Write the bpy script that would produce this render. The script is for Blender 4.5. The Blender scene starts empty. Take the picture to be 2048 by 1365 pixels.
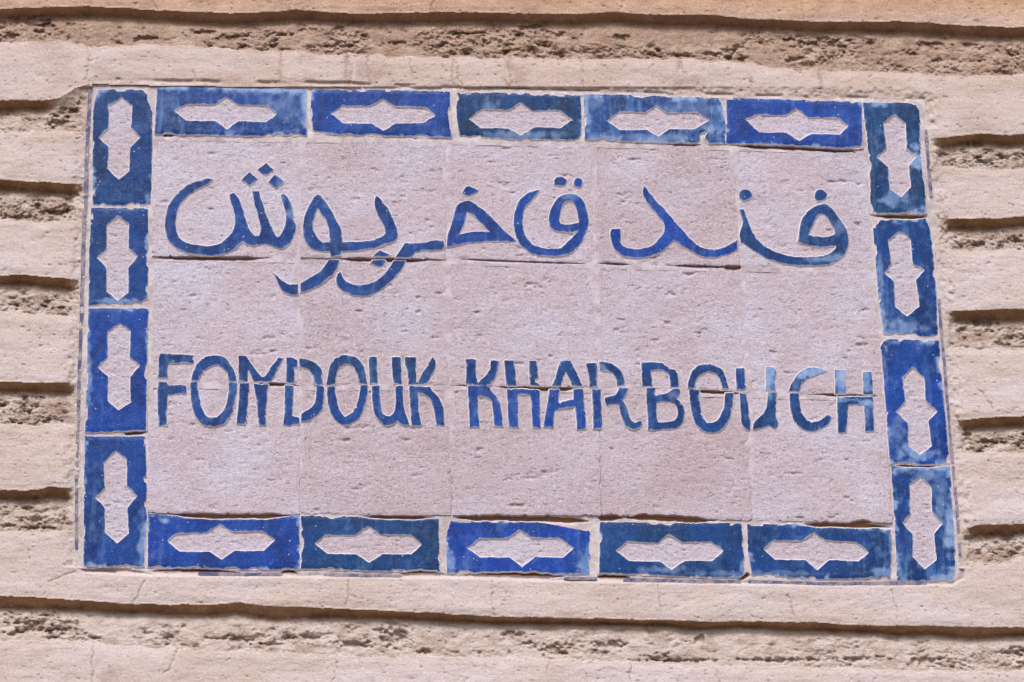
import bpy, math, random
import numpy as np
random.seed(7); RNG = np.random.RandomState(11)
C = bpy.context.scene.collection
R = math.radians

# ------------------------------------------------------------------ camera
# one photograph pixel (2048 wide) is 1/1500 m on the wall; the camera looks up at it
PX = 1500.0; FOC = 6600.0; TH = R(20.0); Z0 = 3.105
DIST = FOC/PX
CAM = np.array([0.0, -DIST*math.cos(TH), Z0-DIST*math.sin(TH)])
cd = bpy.data.cameras.new('camera'); cam = bpy.data.objects.new('camera', cd); C.objects.link(cam)
cam.location = CAM; cam.rotation_euler = (R(90)+TH, 0, 0)
cd.sensor_width = 36.0; cd.lens = FOC/2048*36.0; cd.clip_start = 0.1; cd.clip_end = 500
bpy.context.scene.camera = cam

# ------------------------------------------------------------------ light
SUN_EL, SUN_AZ = R(50), R(-14)          # azimuth measured from straight out of the wall
sc = bpy.context.scene
w = bpy.data.worlds.new('World'); sc.world = w; w.use_nodes = True
nt = w.node_tree; bg = nt.nodes['Background']
sky = nt.nodes.new('ShaderNodeTexSky'); sky.sky_type = 'NISHITA'; sky.sun_disc = False
sky.sun_elevation = SUN_EL; sky.sun_rotation = math.pi+SUN_AZ*-1
sky.air_density = 1.0; sky.dust_density = 4.0; sky.ozone_density = 1.0
nt.links.new(sky.outputs[0], bg.inputs[0]); bg.inputs[1].default_value = 0.092
sl = bpy.data.lights.new('sun', 'SUN'); sl.energy = 1.95; sl.angle = R(17); sl.color = (1.0, 0.965, 0.93)
so = bpy.data.objects.new('sun', sl); C.objects.link(so)
so.rotation_euler = (math.pi/2-SUN_EL, 0, SUN_AZ)   # light travels towards +Y, down
sc.view_settings.view_transform = 'Standard'; sc.view_settings.look = 'None'
sc.view_settings.exposure = 0.49; sc.view_settings.gamma = 1.0

# ------------------------------------------------------------------ helpers
def unproj(px, py, h):
    """photograph point -> point on the vertical wall plane standing h metres proud"""
    a = (px-1024.0)/FOC; b = -(py-682.5)/FOC
    ct, st = math.cos(TH), math.sin(TH)
    dy = ct-b*st; dz = st+b*ct
    t = (-h-CAM[1])/dy
    return np.stack([CAM[0]+t*a, -h+0*a, CAM[2]+t*dz], -1)

TAB = RNG.rand(256, 256)
def vn(x, y, seed=0):
    x = x+seed*37.17; y = y+seed*91.73
    xi = np.floor(x).astype(int); yi = np.floor(y).astype(int)
    fx = x-xi; fy = y-yi
    fx = fx*fx*fx*(fx*(fx*6-15)+10); fy = fy*fy*fy*(fy*(fy*6-15)+10)
    x0 = xi & 255; x1 = (xi+1) & 255; y0 = yi & 255; y1 = (yi+1) & 255
    return (TAB[x0, y0]*(1-fx)+TAB[x1, y0]*fx)*(1-fy)+(TAB[x0, y1]*(1-fx)+TAB[x1, y1]*fx)*fy
def fbm(x, y, o=4, seed=0, g=0.5):
    s = 0; a = 1; t = 0
    for i in range(o):
        s = s+a*vn(x*2.03**i, y*2.03**i, seed+i*3.1); t += a; a *= g
    return s/t                                     # 0..1, mean .5
def worley(x, y, seed=0):
    xi = np.floor(x).astype(int); yi = np.floor(y).astype(int)
    d = np.full(x.shape, 9.0)
    for i in (-1, 0, 1):
        for j in (-1, 0, 1):
            a = (xi+i+seed) & 255; b = (yi+j+seed*7) & 255
            d = np.minimum(d, np.hypot(xi+i+TAB[a, b]-x, yi+j+TAB[b, a]-y))
    return d
def sst(a, b, x):
    t = np.clip((x-a)/(b-a), 0, 1); return t*t*(3-2*t)
def psdf(P, X, Y):
    P = np.asarray(P, float); d = np.full(X.shape, 1e9); ins = np.zeros(X.shape, bool)
    n = len(P)
    for i in range(n):
        x0, y0 = P[i]; x1, y1 = P[(i+1) % n]
        ex, ey = x1-x0, y1-y0
        t = np.clip(((X-x0)*ex+(Y-y0)*ey)/(ex*ex+ey*ey+1e-12), 0, 1)
        d = np.minimum(d, np.hypot(X-x0-t*ex, Y-y0-t*ey))
        c = (y0 > Y) != (y1 > Y)
        if y1 != y0: ins ^= c & (X < x0+(Y-y0)*ex/(ey if ey else 1e-12))
    return np.where(ins, -d, d)
def ldist(P, X, Y):
    d = np.full(X.shape, 1e9)
    for (x0, y0), (x1, y1) in zip(P[:-1], P[1:]):
        ex, ey = x1-x0, y1-y0
        t = np.clip(((X-x0)*ex+(Y-y0)*ey)/(ex*ex+ey*ey+1e-12), 0, 1)
        d = np.minimum(d, np.hypot(X-x0-t*ex, Y-y0-t*ey))
    return d
def soften(P):
    """round off shallow corners, keep the sharp ones"""
    P = [np.array(p, float) for p in P]; n = len(P); out = []
    for i in range(n):
        a, b, c = P[i-1], P[i], P[(i+1) % n]
        u = b-a; v = c-b
        cs = np.dot(u, v)/(np.linalg.norm(u)*np.linalg.norm(v)+1e-9)
        if cs > 0.70: out += [b-u*0.25, b+v*0.25]
        else: out.append(b)
    return out

def put_mesh(name, verts, faces_q, faces_t, mats, parent, attrs=None, mat_idx=None, origin=None):
    """verts (n,3) world; faces_q (m,4) int, faces_t (k,3) int; one mesh object"""
    if origin is None:
        origin = verts.mean(0)
    base = np.array(parent['_o']) if parent is not None else np.zeros(3)
    me = bpy.data.meshes.new(name)
    nq, ntt = len(faces_q), len(faces_t)
    me.vertices.add(len(verts)); me.vertices.foreach_set('co', (verts-origin).astype(np.float32).ravel())
    idx = np.concatenate([np.asarray(faces_q, np.int32).ravel(), np.asarray(faces_t, np.int32).ravel()])
    me.loops.add(len(idx)); me.loops.foreach_set('vertex_index', idx.astype(np.int32))
    me.polygons.add(nq+ntt)
    st = np.concatenate([np.arange(nq)*4, nq*4+np.arange(ntt)*3]).astype(np.int32)
    me.polygons.foreach_set('loop_start', st)
    me.polygons.foreach_set('use_smooth', np.ones(nq+ntt, bool))
    for m in mats: me.materials.append(m)
    if mat_idx is not None: me.polygons.foreach_set('material_index', np.asarray(mat_idx, np.int32))
    for k, v in (attrs or {}).items():
        at = me.attributes.new(k, 'FLOAT', 'POINT'); at.data.foreach_set('value', np.asarray(v, np.float32))
    me.update(calc_edges=True)
    o = bpy.data.objects.new(name, me); C.objects.link(o)
    o['_o'] = [float(v) for v in origin]
    if parent is not None: o.parent = parent
    o.location = origin-base
    return o
ALL = []
def root(name, loc, label, cat):
    o = bpy.data.objects.new(name, None); C.objects.link(o); o.location = loc
    o['_o'] = [float(v) for v in loc]; o['label'] = label; o['category'] = cat
    o.empty_display_size = 0.1
    return o

def field_mesh(name, sdf, bbox, step, hfn, skirt, outset, mats, parent, attrfn=None):
    """surface filling sdf<0 (photograph pixels), edge cut along the contour, side walls going back"""
    x0, y0, x1, y1 = bbox
    xs = np.arange(x0-2*step, x1+2*step, step); ys = np.arange(y0-2*step, y1+2*step, step)
    X, Y = np.meshgrid(xs, ys); S = sdf(X, Y); S = np.where(np.abs(S) < 1e-4, 1e-4, S)
    ny, nx = S.shape
    gid = np.arange(ny*nx).reshape(ny, nx)
    a, b, c, d = S[:-1, :-1], S[:-1, 1:], S[1:, 1:], S[1:, :-1]
    neg = (a < 0).astype(int)+(b < 0)+(c < 0)+(d < 0)
    I, J = np.where(neg == 4)
    quads = np.stack([gid[I, J], gid[I+1, J], gid[I+1, J+1], gid[I, J+1]], -1)
    px = list(); py = list(); emap = {}; ntot = ny*nx
    tris = []; segs = []
    I, J = np.where((neg > 0) & (neg < 4))
    Xf, Yf, Sf = X.ravel(), Y.ravel(), S.ravel()
    for i, j in zip(I.tolist(), J.tolist()):
        cs = [i*nx+j, (i+1)*nx+j, (i+1)*nx+j+1, i*nx+j+1]
        poly = []; ent = ext = None
        for k in range(4):
            p, q = cs[k], cs[(k+1) & 3]
            sp, sq = Sf[p], Sf[q]
            if sp < 0: poly.append(p)
            if (sp < 0) != (sq < 0):
                key = (p, q) if p < q else (q, p)
                e = emap.get(key)
                if e is None:
                    t = sp/(sp-sq); e = ntot+len(px); emap[key] = e
                    px.append(Xf[p]+t*(Xf[q]-Xf[p])); py.append(Yf[p]+t*(Yf[q]-Yf[p]))
                poly.append(e)
                if sp < 0: ext = e
                else: ent = e
        for k in range(1, len(poly)-1): tris.append((poly[0], poly[k], poly[k+1]))
        if ent is not None and ext is not None: segs.append((ext, ent))
    VX = np.concatenate([Xf, px]); VY = np.concatenate([Yf, py])
    used = np.zeros(len(VX), bool); used[quads.ravel()] = True
    tris = np.array(tris, int).reshape(-1, 3); used[tris.ravel()] = True
    remap = np.cumsum(used)-1
    quads = remap[quads]; tris = remap[tris]
    VX2, VY2 = VX[used], VY[used]
    H = hfn(VX2, VY2)
    V = unproj(VX2, VY2, H); n0 = len(V)
    sg = np.array(segs, int).reshape(-1, 2)
    eids = np.unique(sg); em = {e: k for k, e in enumerate(eids.tolist())}
    ex, ey = VX[eids], VY[eids]
    eps = 0.6
    gx = sdf(ex+eps, ey)-sdf(ex-eps, ey); gy = sdf(ex, ey+eps)-sdf(ex, ey-eps)
    gl = np.hypot(gx, gy)+1e-9; gx /= gl; gy /= gl
    hh = hfn(ex, ey)
    m = len(eids)
    # the side keeps its real direction (straight back from the face), only the outset slopes it
    top = unproj(ex, ey, hh)
    botf = unproj(ex+gx*outset, ey+gy*outset, hh)
    bot = botf.copy(); bot[:, 1] += skirt
    V = np.concatenate([V, top, bot])
    q2 = []
    for p, q in segs:
        u, v = em[p], em[q]; q2.append((n0+u, n0+v, n0+m+v, n0+m+u))
    q2 = np.array(q2, int).reshape(-1, 4)
    allq = np.concatenate([quads, q2])
    mi = np.concatenate([np.zeros(len(quads)), np.full(len(q2), 1 if len(mats) > 1 else 0), np.zeros(len(tris))])
    AX = np.concatenate([VX2, ex, ex]); AY = np.concatenate([VY2, ey, ey])
    att = attrfn(AX, AY) if attrfn else {}
    att['edge'] = np.clip(-sdf(AX, AY), 0, 40)
    o = put_mesh(name, V, allq, tris, mats, parent, att, mi)
    return o

# ------------------------------------------------------------------ materials
def srgb(r, g, b):
    f = lambda c: ((c/255+0.055)/1.055)**2.4 if c > 10 else c/255/12.92
    return (f(r), f(g), f(b), 1)
class MB:
    def __init__(s, name, rough=0.9, spec=0.3):
        s.m = bpy.data.materials.new(name); s.m.use_nodes = True; s.t = s.m.node_tree
        s.b = s.t.nodes['Principled BSDF']; s.b.inputs['Roughness'].default_value = rough
        s.b.inputs['Specular IOR Level'].default_value = spec
        s.pos = s.t.nodes.new('ShaderNodeNewGeometry').outputs['Position']
    def l(s, a, b): s.t.links.new(a, b)
    def mapped(s, sx, sy, sz, off=(0, 0, 0), rot=(0, 0, 0)):
        n = s.t.nodes.new('ShaderNodeMapping'); n.inputs['Scale'].default_value = (sx, sy, sz)
        n.inputs['Location'].default_value = off; n.inputs['Rotation'].default_value = rot
        s.l(s.pos, n.inputs[0]); return n.outputs[0]
    def noise(s, vec, scale=1, det=4, rough=0.55, dist=0):
        n = s.t.nodes.new('ShaderNodeTexNoise'); n.inputs['Scale'].default_value = scale
        n.inputs['Detail'].default_value = det; n.inputs['Roughness'].default_value = rough
        n.inputs['Distortion'].default_value = dist
        s.l(vec, n.inputs['Vector']); return n.outputs['Fac']
    def voro(s, vec, scale=1, feat='F1'):
        n = s.t.nodes.new('ShaderNodeTexVoronoi'); n.inputs['Scale'].default_value = scale; n.feature = feat
        s.l(vec, n.inputs['Vector']); return n.outputs['Distance']
    def rng(s, v, a, b, c=0.0, d=1.0, smooth=True):
        n = s.t.nodes.new('ShaderNodeMapRange'); n.interpolation_type = 'SMOOTHSTEP' if smooth else 'LINEAR'
        for k, q in enumerate((a, b, c, d)): n.inputs[k+1].default_value = q
        s.l(v, n.inputs[0]); return n.outputs[0]
    def math(s, op, a, b=None):
        n = s.t.nodes.new('ShaderNodeMath'); n.operation = op
        for k, v in enumerate((a, b)):
            if v is None: continue
            if isinstance(v, (int, float)): n.inputs[k].default_value = v
            else: s.l(v, n.inputs[k])
        return n.outputs[0]
    def mix(s, f, a, b, mode='MIX'):
        n = s.t.nodes.new('ShaderNodeMix'); n.data_type = 'RGBA'; n.blend_type = mode
        for k, v in ((0, f), (6, a), (7, b)):
            if isinstance(v, (int, float)): n.inputs[k].default_value = v
            elif isinstance(v, tuple): n.inputs[k].default_value = v
            else: s.l(v, n.inputs[k])
        return n.outputs[2]
    def attr(s, name):
        n = s.t.nodes.new('ShaderNodeAttribute'); n.attribute_name = name; return n.outputs['Fac']
    def bump(s, h, dist, strength=1.0, prev=None):
        n = s.t.nodes.new('ShaderNodeBump'); n.inputs['Distance'].default_value = dist
        n.inputs['Strength'].default_value = strength; s.l(h, n.inputs['Height'])
        if prev is not None: s.l(prev, n.inputs['Normal'])
        return n.outputs[0]
    def out(s, col=None, nrm=None, rough=None):
        if col is not None: s.l(col, s.b.inputs['Base Color'])
        if nrm is not None: s.l(nrm, s.b.inputs['Normal'])
        if rough is not None: s.l(rough, s.b.inputs['Roughness'])
        return s.m

def mk_tile():
    m = MB('unglazed_clay', 0.92, 0.2)
    big = m.noise(m.mapped(9, 9, 12), 1, 3)
    med = m.noise(m.mapped(45, 45, 70, (3, 1, 2)), 1, 5, 0.6)
    fine = m.noise(m.mapped(420, 420, 520), 1, 3, 0.7)
    cool = srgb(194, 190, 210); warm = srgb(192, 180, 193)
    c = m.mix(m.rng(big, 0.35, 0.65), cool, warm)
    c = m.mix(m.math('MULTIPLY', m.attr('warm'), 0.9), c, srgb(180, 163, 172))
    c = m.mix(m.rng(med, 0.5, 0.78, 0, 0.4), c, srgb(172, 154, 156))
    c = m.mix(m.rng(fine, 0.25, 0.55, 0.5, 0.0), c, srgb(138, 124, 132))
    c = m.mix(m.rng(fine, 0.5, 0.75, 0.0, 0.6), c, srgb(228, 220, 228))
    chis = m.noise(m.mapped(120, 120, 330, (5, 0, 9), (0, 0.16, 0)), 1, 3, 0.62, 0.8)
    chis2 = m.noise(m.mapped(230, 230, 520, (1, 0, 4), (0, -0.4, 0)), 1, 2, 0.6, 1.0)
    n = m.bump(chis, 0.0008, 0.7)
    n = m.bump(m.rng(chis2, 0.62, 0.76, 0, -1), 0.0008, 1.0, n)
    n = m.bump(fine, 0.0010, 1.0, n)
    return m.out(c, n)
def mk_mortar():
    m = MB('pale_mortar', 0.95, 0.2)
    med = m.noise(m.mapped(60, 60, 60, (3, 1, 2)), 1, 5, 0.6)
    fine = m.noise(m.mapped(380, 380, 450), 1, 3, 0.7)
    c = m.mix(m.rng(med, 0.35, 0.7), srgb(202, 195, 200), srgb(174, 162, 166))
    c = m.mix(m.attr('inner'), c, m.mix(m.rng(med, 0.3, 0.7), srgb(200, 191, 204), srgb(174, 160, 169)))
    c = m.mix(m.rng(m.attr('deep'), 0.0, 1.0), c, srgb(160, 122, 92))
    n = m.bump(med, 0.003, 0.7); n = m.bump(fine, 0.0009, 0.9, n)
    return m.out(c, n)
def mk_biscuit():
    m = MB('glaze_edge_clay', 0.85, 0.2)
    fine = m.noise(m.mapped(300, 300, 300), 1, 3, 0.7)
    return m.out(m.mix(fine, srgb(240, 234, 238), srgb(222, 210, 214)), m.bump(fine, 0.001, 0.6))
def mk_glaze():
    m = MB('blue_glaze', 0.34, 0.16)
    cl = m.noise(m.mapped(22, 22, 16, (2, 0, 5)), 1, 4, 0.6, 0.6)
    mot = m.noise(m.mapped(110, 110, 90, (8, 0, 5)), 1, 5, 0.65)
    streak = m.noise(m.mapped(95, 95, 11, (4, 0, 1)), 1, 4, 0.55, 0.3)
    fine = m.noise(m.mapped(520, 520, 520), 1, 2, 0.7)
    sp = m.voro(m.mapped(140, 140, 140), 1)
    spk = m.noise(m.mapped(60, 60, 60, (7, 3, 3)), 1, 2)
    tone, wear, edge = m.attr('tone'), m.attr('wear'), m.attr('edge')
    c = m.mix(tone, srgb(14, 58, 108), srgb(10, 60, 158))
    dk = m.mix(tone, srgb(10, 38, 76), srgb(6, 38, 112))
    c = m.mix(m.rng(cl, 0.38, 0.64, 0.0, 0.8), c, dk)
    lt = m.mix(tone, srgb(84, 124, 170), srgb(84, 120, 190))
    # wear: cloudy paler glaze
    f = m.math('ADD', m.rng(mot, 0.45, 0.72, 0, 0.5), m.rng(streak, 0.50, 0.72, 0, 0.5))
    f = m.math('MULTIPLY', f, m.math('ADD', m.math('MULTIPLY', wear, 1.5), 0.12))
    c = m.mix(m.math('MINIMUM', f, 0.9), c, lt)
    c = m.mix(m.rng(m.attr('pale'), 0.0, 1.0, 0, 1), c, m.mix(m.rng(mot, 0.35, 0.7), srgb(108, 142, 196), srgb(150, 172, 206)))
    c = m.mix(m.rng(fine, 0.50, 0.78, 0, 0.38), c, srgb(92, 130, 186))
    # ragged edge where the glaze is thin
    e = m.math('ADD', edge, m.math('MULTIPLY', mot, -9.0))
    c = m.mix(m.rng(e, -5.6, -2.2, 0.9, 0.0), c, m.mix(0.5, lt, srgb(190, 190, 205)))
    # pinholes and chips
    p = m.math('MULTIPLY', m.rng(sp, 0.07, 0.17, 0.8, 0), m.rng(spk, 0.56, 0.66))
    c = m.mix(p, c, srgb(205, 205, 215))
    n = m.bump(mot, 0.0014, 0.6); n = m.bump(fine, 0.0006, 0.5, n); n = m.bump(p, 0.0008, 0.6, n)
    r = m.rng(f, 0, 0.8, 0.30, 0.62)
    return m.out(c, n, r)
def mk_edging():
    m = MB('worn_edge_glaze', 0.7, 0.3)
    mot = m.noise(m.mapped(70, 70, 70), 1, 5, 0.7)
    fine = m.noise(m.mapped(400, 400, 400), 1, 3, 0.7)
    c = m.mix(m.rng(mot, 0.40, 0.56), srgb(84, 86, 122), srgb(150, 140, 150))
    c = m.mix(m.rng(fine, 0.5, 0.7, 0, 0.6), c, srgb(70, 74, 112))
    return m.out(c, m.bump(fine, 0.001, 0.8))
def mk_wall():
    m = MB('lime_plaster', 0.95, 0.15)
    rg, warm = m.attr('rough'), m.attr('warm')
    big = m.noise(m.mapped(7, 7, 13, (1, 1, 1)), 1, 5, 0.65)
    med = m.noise(m.mapped(40, 40, 60, (4, 4, 4)), 1, 5, 0.62)
    str_ = m.noise(m.mapped(14, 14, 320), 1, 4, 0.6, 0.3)
    fine = m.noise(m.mapped(430, 430, 480), 1, 3, 0.72)
    c = m.mix(m.rng(big, 0.35, 0.65), srgb(202, 191, 194), srgb(195, 179, 174))
    c = m.mix(m.rng(str_, 0.5, 0.75, 0, 0.22), c, srgb(168, 148, 140))
    rc = m.mix(m.rng(med, 0.40, 0.66), srgb(205, 191, 184), srgb(168, 145, 131))
    c = m.mix(rg, c, rc)
    c = m.mix(m.attr('under_shade'), c, m.mix(m.rng(med, 0.35, 0.65), srgb(176, 140, 110), srgb(146, 112, 86)))  # earthy brown under the ledges, with the ledge shade painted into it
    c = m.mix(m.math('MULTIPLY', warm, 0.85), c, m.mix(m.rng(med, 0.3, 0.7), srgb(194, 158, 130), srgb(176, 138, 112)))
    c = m.mix(m.rng(m.attr('stain_hollow'), 0, 1, 0, 0.8), c, srgb(142, 112, 98))
    c = m.mix(m.rng(fine, 0.25, 0.55, 0.42, 0.0), c, srgb(146, 126, 116))
    c = m.mix(m.rng(fine, 0.5, 0.75, 0.0, 0.5), c, srgb(226, 214, 210))
    n = m.bump(str_, 0.0007, 0.5)
    n = m.bump(med, 0.0014, 0.6, n)
    n = m.bump(m.math('MULTIPLY', m.math('SUBTRACT', m.noise(m.mapped(150, 150, 190, (2, 2, 2)), 1, 4, 0.65), 0.5), rg), 0.0034, 1.0, n)
    n = m.bump(m.math('MULTIPLY', m.math('SUBTRACT', m.noise(m.mapped(75, 75, 120, (2, 7, 2)), 1, 5, 0.7, 0.4), 0.5), rg), 0.005, 0.9, n)
    n = m.bump(fine, 0.0011, 0.9, n)
    return m.out(c, n)
M_TILE, M_MORT, M_BISC, M_GLZ, M_EDG, M_WALL = mk_tile(), mk_mortar(), mk_biscuit(), mk_glaze(), mk_edging(), mk_wall()

# ------------------------------------------------------------------ ground (street below, out of the picture; gives the warm light from below)
def ground():
    m = MB('packed_earth', 0.95, 0.1)
    f = m.noise(m.mapped(3, 3, 3), 1, 6, 0.6)
    mat = m.out(m.mix(f, (0.18, 0.14, 0.105, 1), (0.24, 0.19, 0.145, 1)), m.bump(f, 0.02, 0.5))
    me = bpy.data.meshes.new('ground')
    s = 120.0
    me.from_pydata([(-s, -s, 0), (s, -s, 0), (s, s, 0), (-s, s, 0)], [], [(0, 1, 2, 3)]); me.materials.append(mat)
    o = bpy.data.objects.new('ground', me); C.objects.link(o); o['kind'] = 'structure'
ground()

# ------------------------------------------------------------------ the sign: outlines traced on the photograph
OUTL = [(180,163),(300,166),(700,172),(1200,188),(1500,196),(1845,203),(1858,300),(1870,430),(1885,620),(1900,800),(1912,950),(1924,1155),
        (1905,1166),(1650,1167),(1400,1163),(1180,1160),(900,1152),(500,1150),(290,1147),(172,1141),(154,1130),(156,860),(164,600),(172,400)]
NODES = [[(305,272),(603,276),(895,280),(1185,286),(1468,292),(1736,300)],
         [(303,514),(599,516),(892,520),(1188,528),(1480,534),(1756,540)],
         [(297,766),(599,772),(899,771),(1197,777),(1495,787),(1768,793)],
         [(293,1027),(600,1030),(903,1032),(1203,1032),(1505,1043),(1786,1047)]]
# open joints (dark gaps in the photograph): polyline, width
OPEN = [([(306,516),(460,517),(540,517)],8),([(665,518),(780,520),(880,521)],7),([(900,517),(1000,522),(1180,528)],3.0),
        ([(1190,526),(1270,530)],3.5),([(1330,531),(1400,533),(1478,536)],5),([(1440,534),(1478,536)],9),
        ([(505,767),(595,771)],6),([(905,770),(985,773)],2.5),([(985,774),(1080,779),(1170,778)],8),([(1375,781),(1490,788)],6),
        ([(1620,788),(1765,794)],5),([(315,271),(350,271)],5),([(1335,289),(1400,291)],5),([(1460,291),(1600,297),(1730,305)],7),
        ([(330,1029),(450,1033),(590,1031)],9),([(715,1034),(880,1036)],6),([(900,1036),(1000,1036),(1090,1038),(1190,1044)],10),
        ([(1190,1036),(1240,1036)],10),([(1240,1036),(1290,1034),(1330,1036),(1440,1042)],11),([(1590,1050),(1700,1050),(1786,1055)],8),
        ([(1700,1045),(1745,1042)],9),([(1742,432),(1857,435)],8),([(1782,931),(1885,934)],3.5),([(245,868),(293,864)],6),
        ([(172,1142),(290,1145)],7),([(298,1143),(480,1147)],12),([(560,1147),(600,1148)],12),([(800,1148),(888,1150)],12),
        ([(925,1151),(1130,1153)],12),([(1196,1155),(1260,1157)],12),([(1480,1160),(1494,1150)],7)]
def open_d(X, Y):
    d = np.full(X.shape, 99.0)
    for P, wd in OPEN:
        xs = [p[0] for p in P]; ys = [p[1] for p in P]
        m = (X > min(xs)-25) & (X < max(xs)+25) & (Y > min(ys)-25) & (Y < max(ys)+25)
        if m.any():
            x, y = X[m], Y[m]
            ends = np.minimum(np.hypot(x-P[0][0], y-P[0][1]), np.hypot(x-P[-1][0], y-P[-1][1]))
            tap = sst(-6, min(60, 0.3*(max(xs)-min(xs))+2), ends+(fbm(x/20, y/20, 2, 6)-.5)*18)
            dd = ldist(P, x, y)+1.0-(wd*0.6+1.2)*tap*(0.7+0.6*fbm(x/14, y/14, 3, 5))
            d[m] = np.minimum(d[m], dd)
    return d

ZB = {'L1':((150,150,4.875),[(225,150),(400,140),(640,150),(715,180),(752,350),(752,700),(735,1262),(450,1270),(175,1272),(172,700),(180,350),(200,240)],
            [(455,222),(558,300),(545,512),(632,610),(535,710),(530,935),(425,1022),(320,915),(330,705),(232,610),(327,520),(330,300)]),
 'L2':((150,400,5.689),[(190,92),(828,95),(832,600),(825,1165),(500,1185),(155,1200),(165,600)],
            [(490,182),(613,270),(610,545),(712,640),(605,775),(605,1050),(485,1145),(362,1040),(360,775),(252,660),(360,555),(362,285)]),
 'L3':((140,600,4.874),[(180,85),(765,88),(750,600),(740,1268),(600,1275),(150,1295),(165,800)],
            [(487,228),(592,300),(580,550),(680,640),(585,750),(590,1000),(520,1045),(470,1075),(365,980),(375,755),(272,655),(370,555),(370,310)]),
 'L4':((130,860,4.403),[(175,58),(705,62),(715,400),(718,800),(690,1205),(165,1200),(168,600)],
            [(443,182),(542,255),(545,490),(635,582),(550,685),(560,910),(460,998),(352,905),(355,690),(270,597),(350,510),(340,290)]),
 'T1':((290,160,5.851),[(145,72),(800,80),(1885,115),(1888,650),(1000,652),(118,632)],
            [(345,360),(480,285),(820,285),(950,198),(1080,290),(1430,300),(1545,400),(1420,492),(1100,480),(960,575),(835,480),(480,475)]),
 'T2':((600,160,6.4),[(150,128),(1000,130),(1915,152),(1935,735),(1000,715),(170,680),(140,400)],
            [(403,432),(535,335),(890,340),(1065,245),(1210,345),(1590,345),(1728,455),(1580,550),(1225,555),(1065,652),(930,560),(550,550)]),
 'T3':((890,165,6.827),[(165,145),(1000,145),(1850,180),(1862,785),(1000,785),(200,725),(160,450)],
            [(330,500),(490,372),(870,380),(1030,280),(1185,390),(1570,385),(1725,508),(1590,620),(1230,608),(1035,727),(870,625),(490,622)]),
 'T4':((1150,175,6.4),[(115,95),(800,100),(1830,138),(1870,200),(1930,500),(1925,710),(1710,715),(1670,640),(1710,565),(1650,570),(1590,600),(1590,712),(900,700),(130,665)],
            [(415,425),(560,318),(910,325),(1035,240),(1170,330),(1560,320),(1715,420),(1540,530),(1200,535),(1070,630),(920,545),(570,545)]),
 'T5':((1430,180,6.206),[(145,98),(1000,128),(1820,155),(1828,722),(1000,705),(145,660)],
            [(385,370),(550,303),(880,325),(1010,230),(1165,345),(1530,350),(1650,450),(1545,555),(1190,545),(1050,638),(890,530),(550,525)]),
 'R1':((1710,190,5.25),[(85,85),(665,85),(680,250),(675,480),(700,620),(725,800),(745,1245),(170,1242),(155,700),(120,400)],
            [(410,212),(530,295),(540,560),(640,650),(562,745),(588,970),(485,1070),(365,985),(350,760),(232,650),(335,565),(300,295)]),
 'R2':((1730,420,5.056),[(130,90),(610,92),(655,200),(690,500),(715,800),(735,1285),(190,1250),(140,900),(110,500),(85,180)],
            [(340,222),(400,245),(460,300),(480,545),(600,610),(515,710),(548,975),(425,1078),(305,980),(295,725),(195,635),(272,545),(235,310)]),
 'R3':((1740,660,4.875),[(100,90),(670,105),(700,500),(775,1310),(195,1312),(150,650)],
            [(410,365),(532,465),(540,690),(655,797),(568,890),(600,1135),(485,1218),(380,1135),(372,910),(262,800),(345,690),(320,465)]),
 'R4':((1750,920,5.055),[(165,65),(755,70),(775,400),(790,700),(815,1000),(790,1215),(225,1218),(205,700)],
            [(460,168),(570,275),(575,525),(680,648),(595,750),(622,1010),(505,1102),(385,985),(382,750),(283,640),(358,545),(352,250)]),
 'B1':((280,1010,6.024),[(100,112),(540,135),(1150,155),(1500,140),(1920,132),(1922,778),(1000,775),(97,750)],
            [(333,437),(440,345),(800,340),(960,230),(1105,325),(1475,318),(1625,425),(1490,550),(1130,555),(985,660),(840,562),(480,562)]),
 'B2':((590,1010,6.606),[(85,145),(1000,160),(1895,180),(1905,880),(1000,870),(85,842)],
            [(265,510),(400,400),(800,405),(965,288),(1140,395),(1530,400),(1680,522),(1535,652),(1150,650),(985,765),(815,650),(435,645)]),
 'B3':((870,1010,6.024),[(190,200),(600,180),(1300,180),(1600,235),(1880,290),(1885,500),(1850,835),(1000,822),(150,815),(130,400)],
            [(390,518),(540,405),(870,405),(1020,305),(1180,405),(1510,400),(1665,522),(1545,637),(1210,625),(1048,745),(900,630),(550,630)]),
 'B4':((1180,1020,6.206),[(125,155),(1000,165),(1880,170),(1915,500),(1925,830),(1500,840),(800,810),(120,785)],
            [(325,508),(470,398),(835,412),(985,305),(1135,410),(1500,395),(1660,505),(1525,630),(1175,630),(1015,745),(870,640),(490,635)]),
 'B5':((1480,1020,6.206),[(95,185),(700,180),(1100,205),(1700,215),(1880,245),(1885,500),(1860,840),(1000,860),(150,800),(100,500)],
            [(297,490),(410,380),(770,390),(920,283),(1070,385),(1445,402),(1600,530),(1470,637),(1110,620),(960,745),(810,620),(435,618)])}
def conv(z, P): return [(z[0]+x/z[2], z[1]+y/z[2]) for x, y in P]
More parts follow.
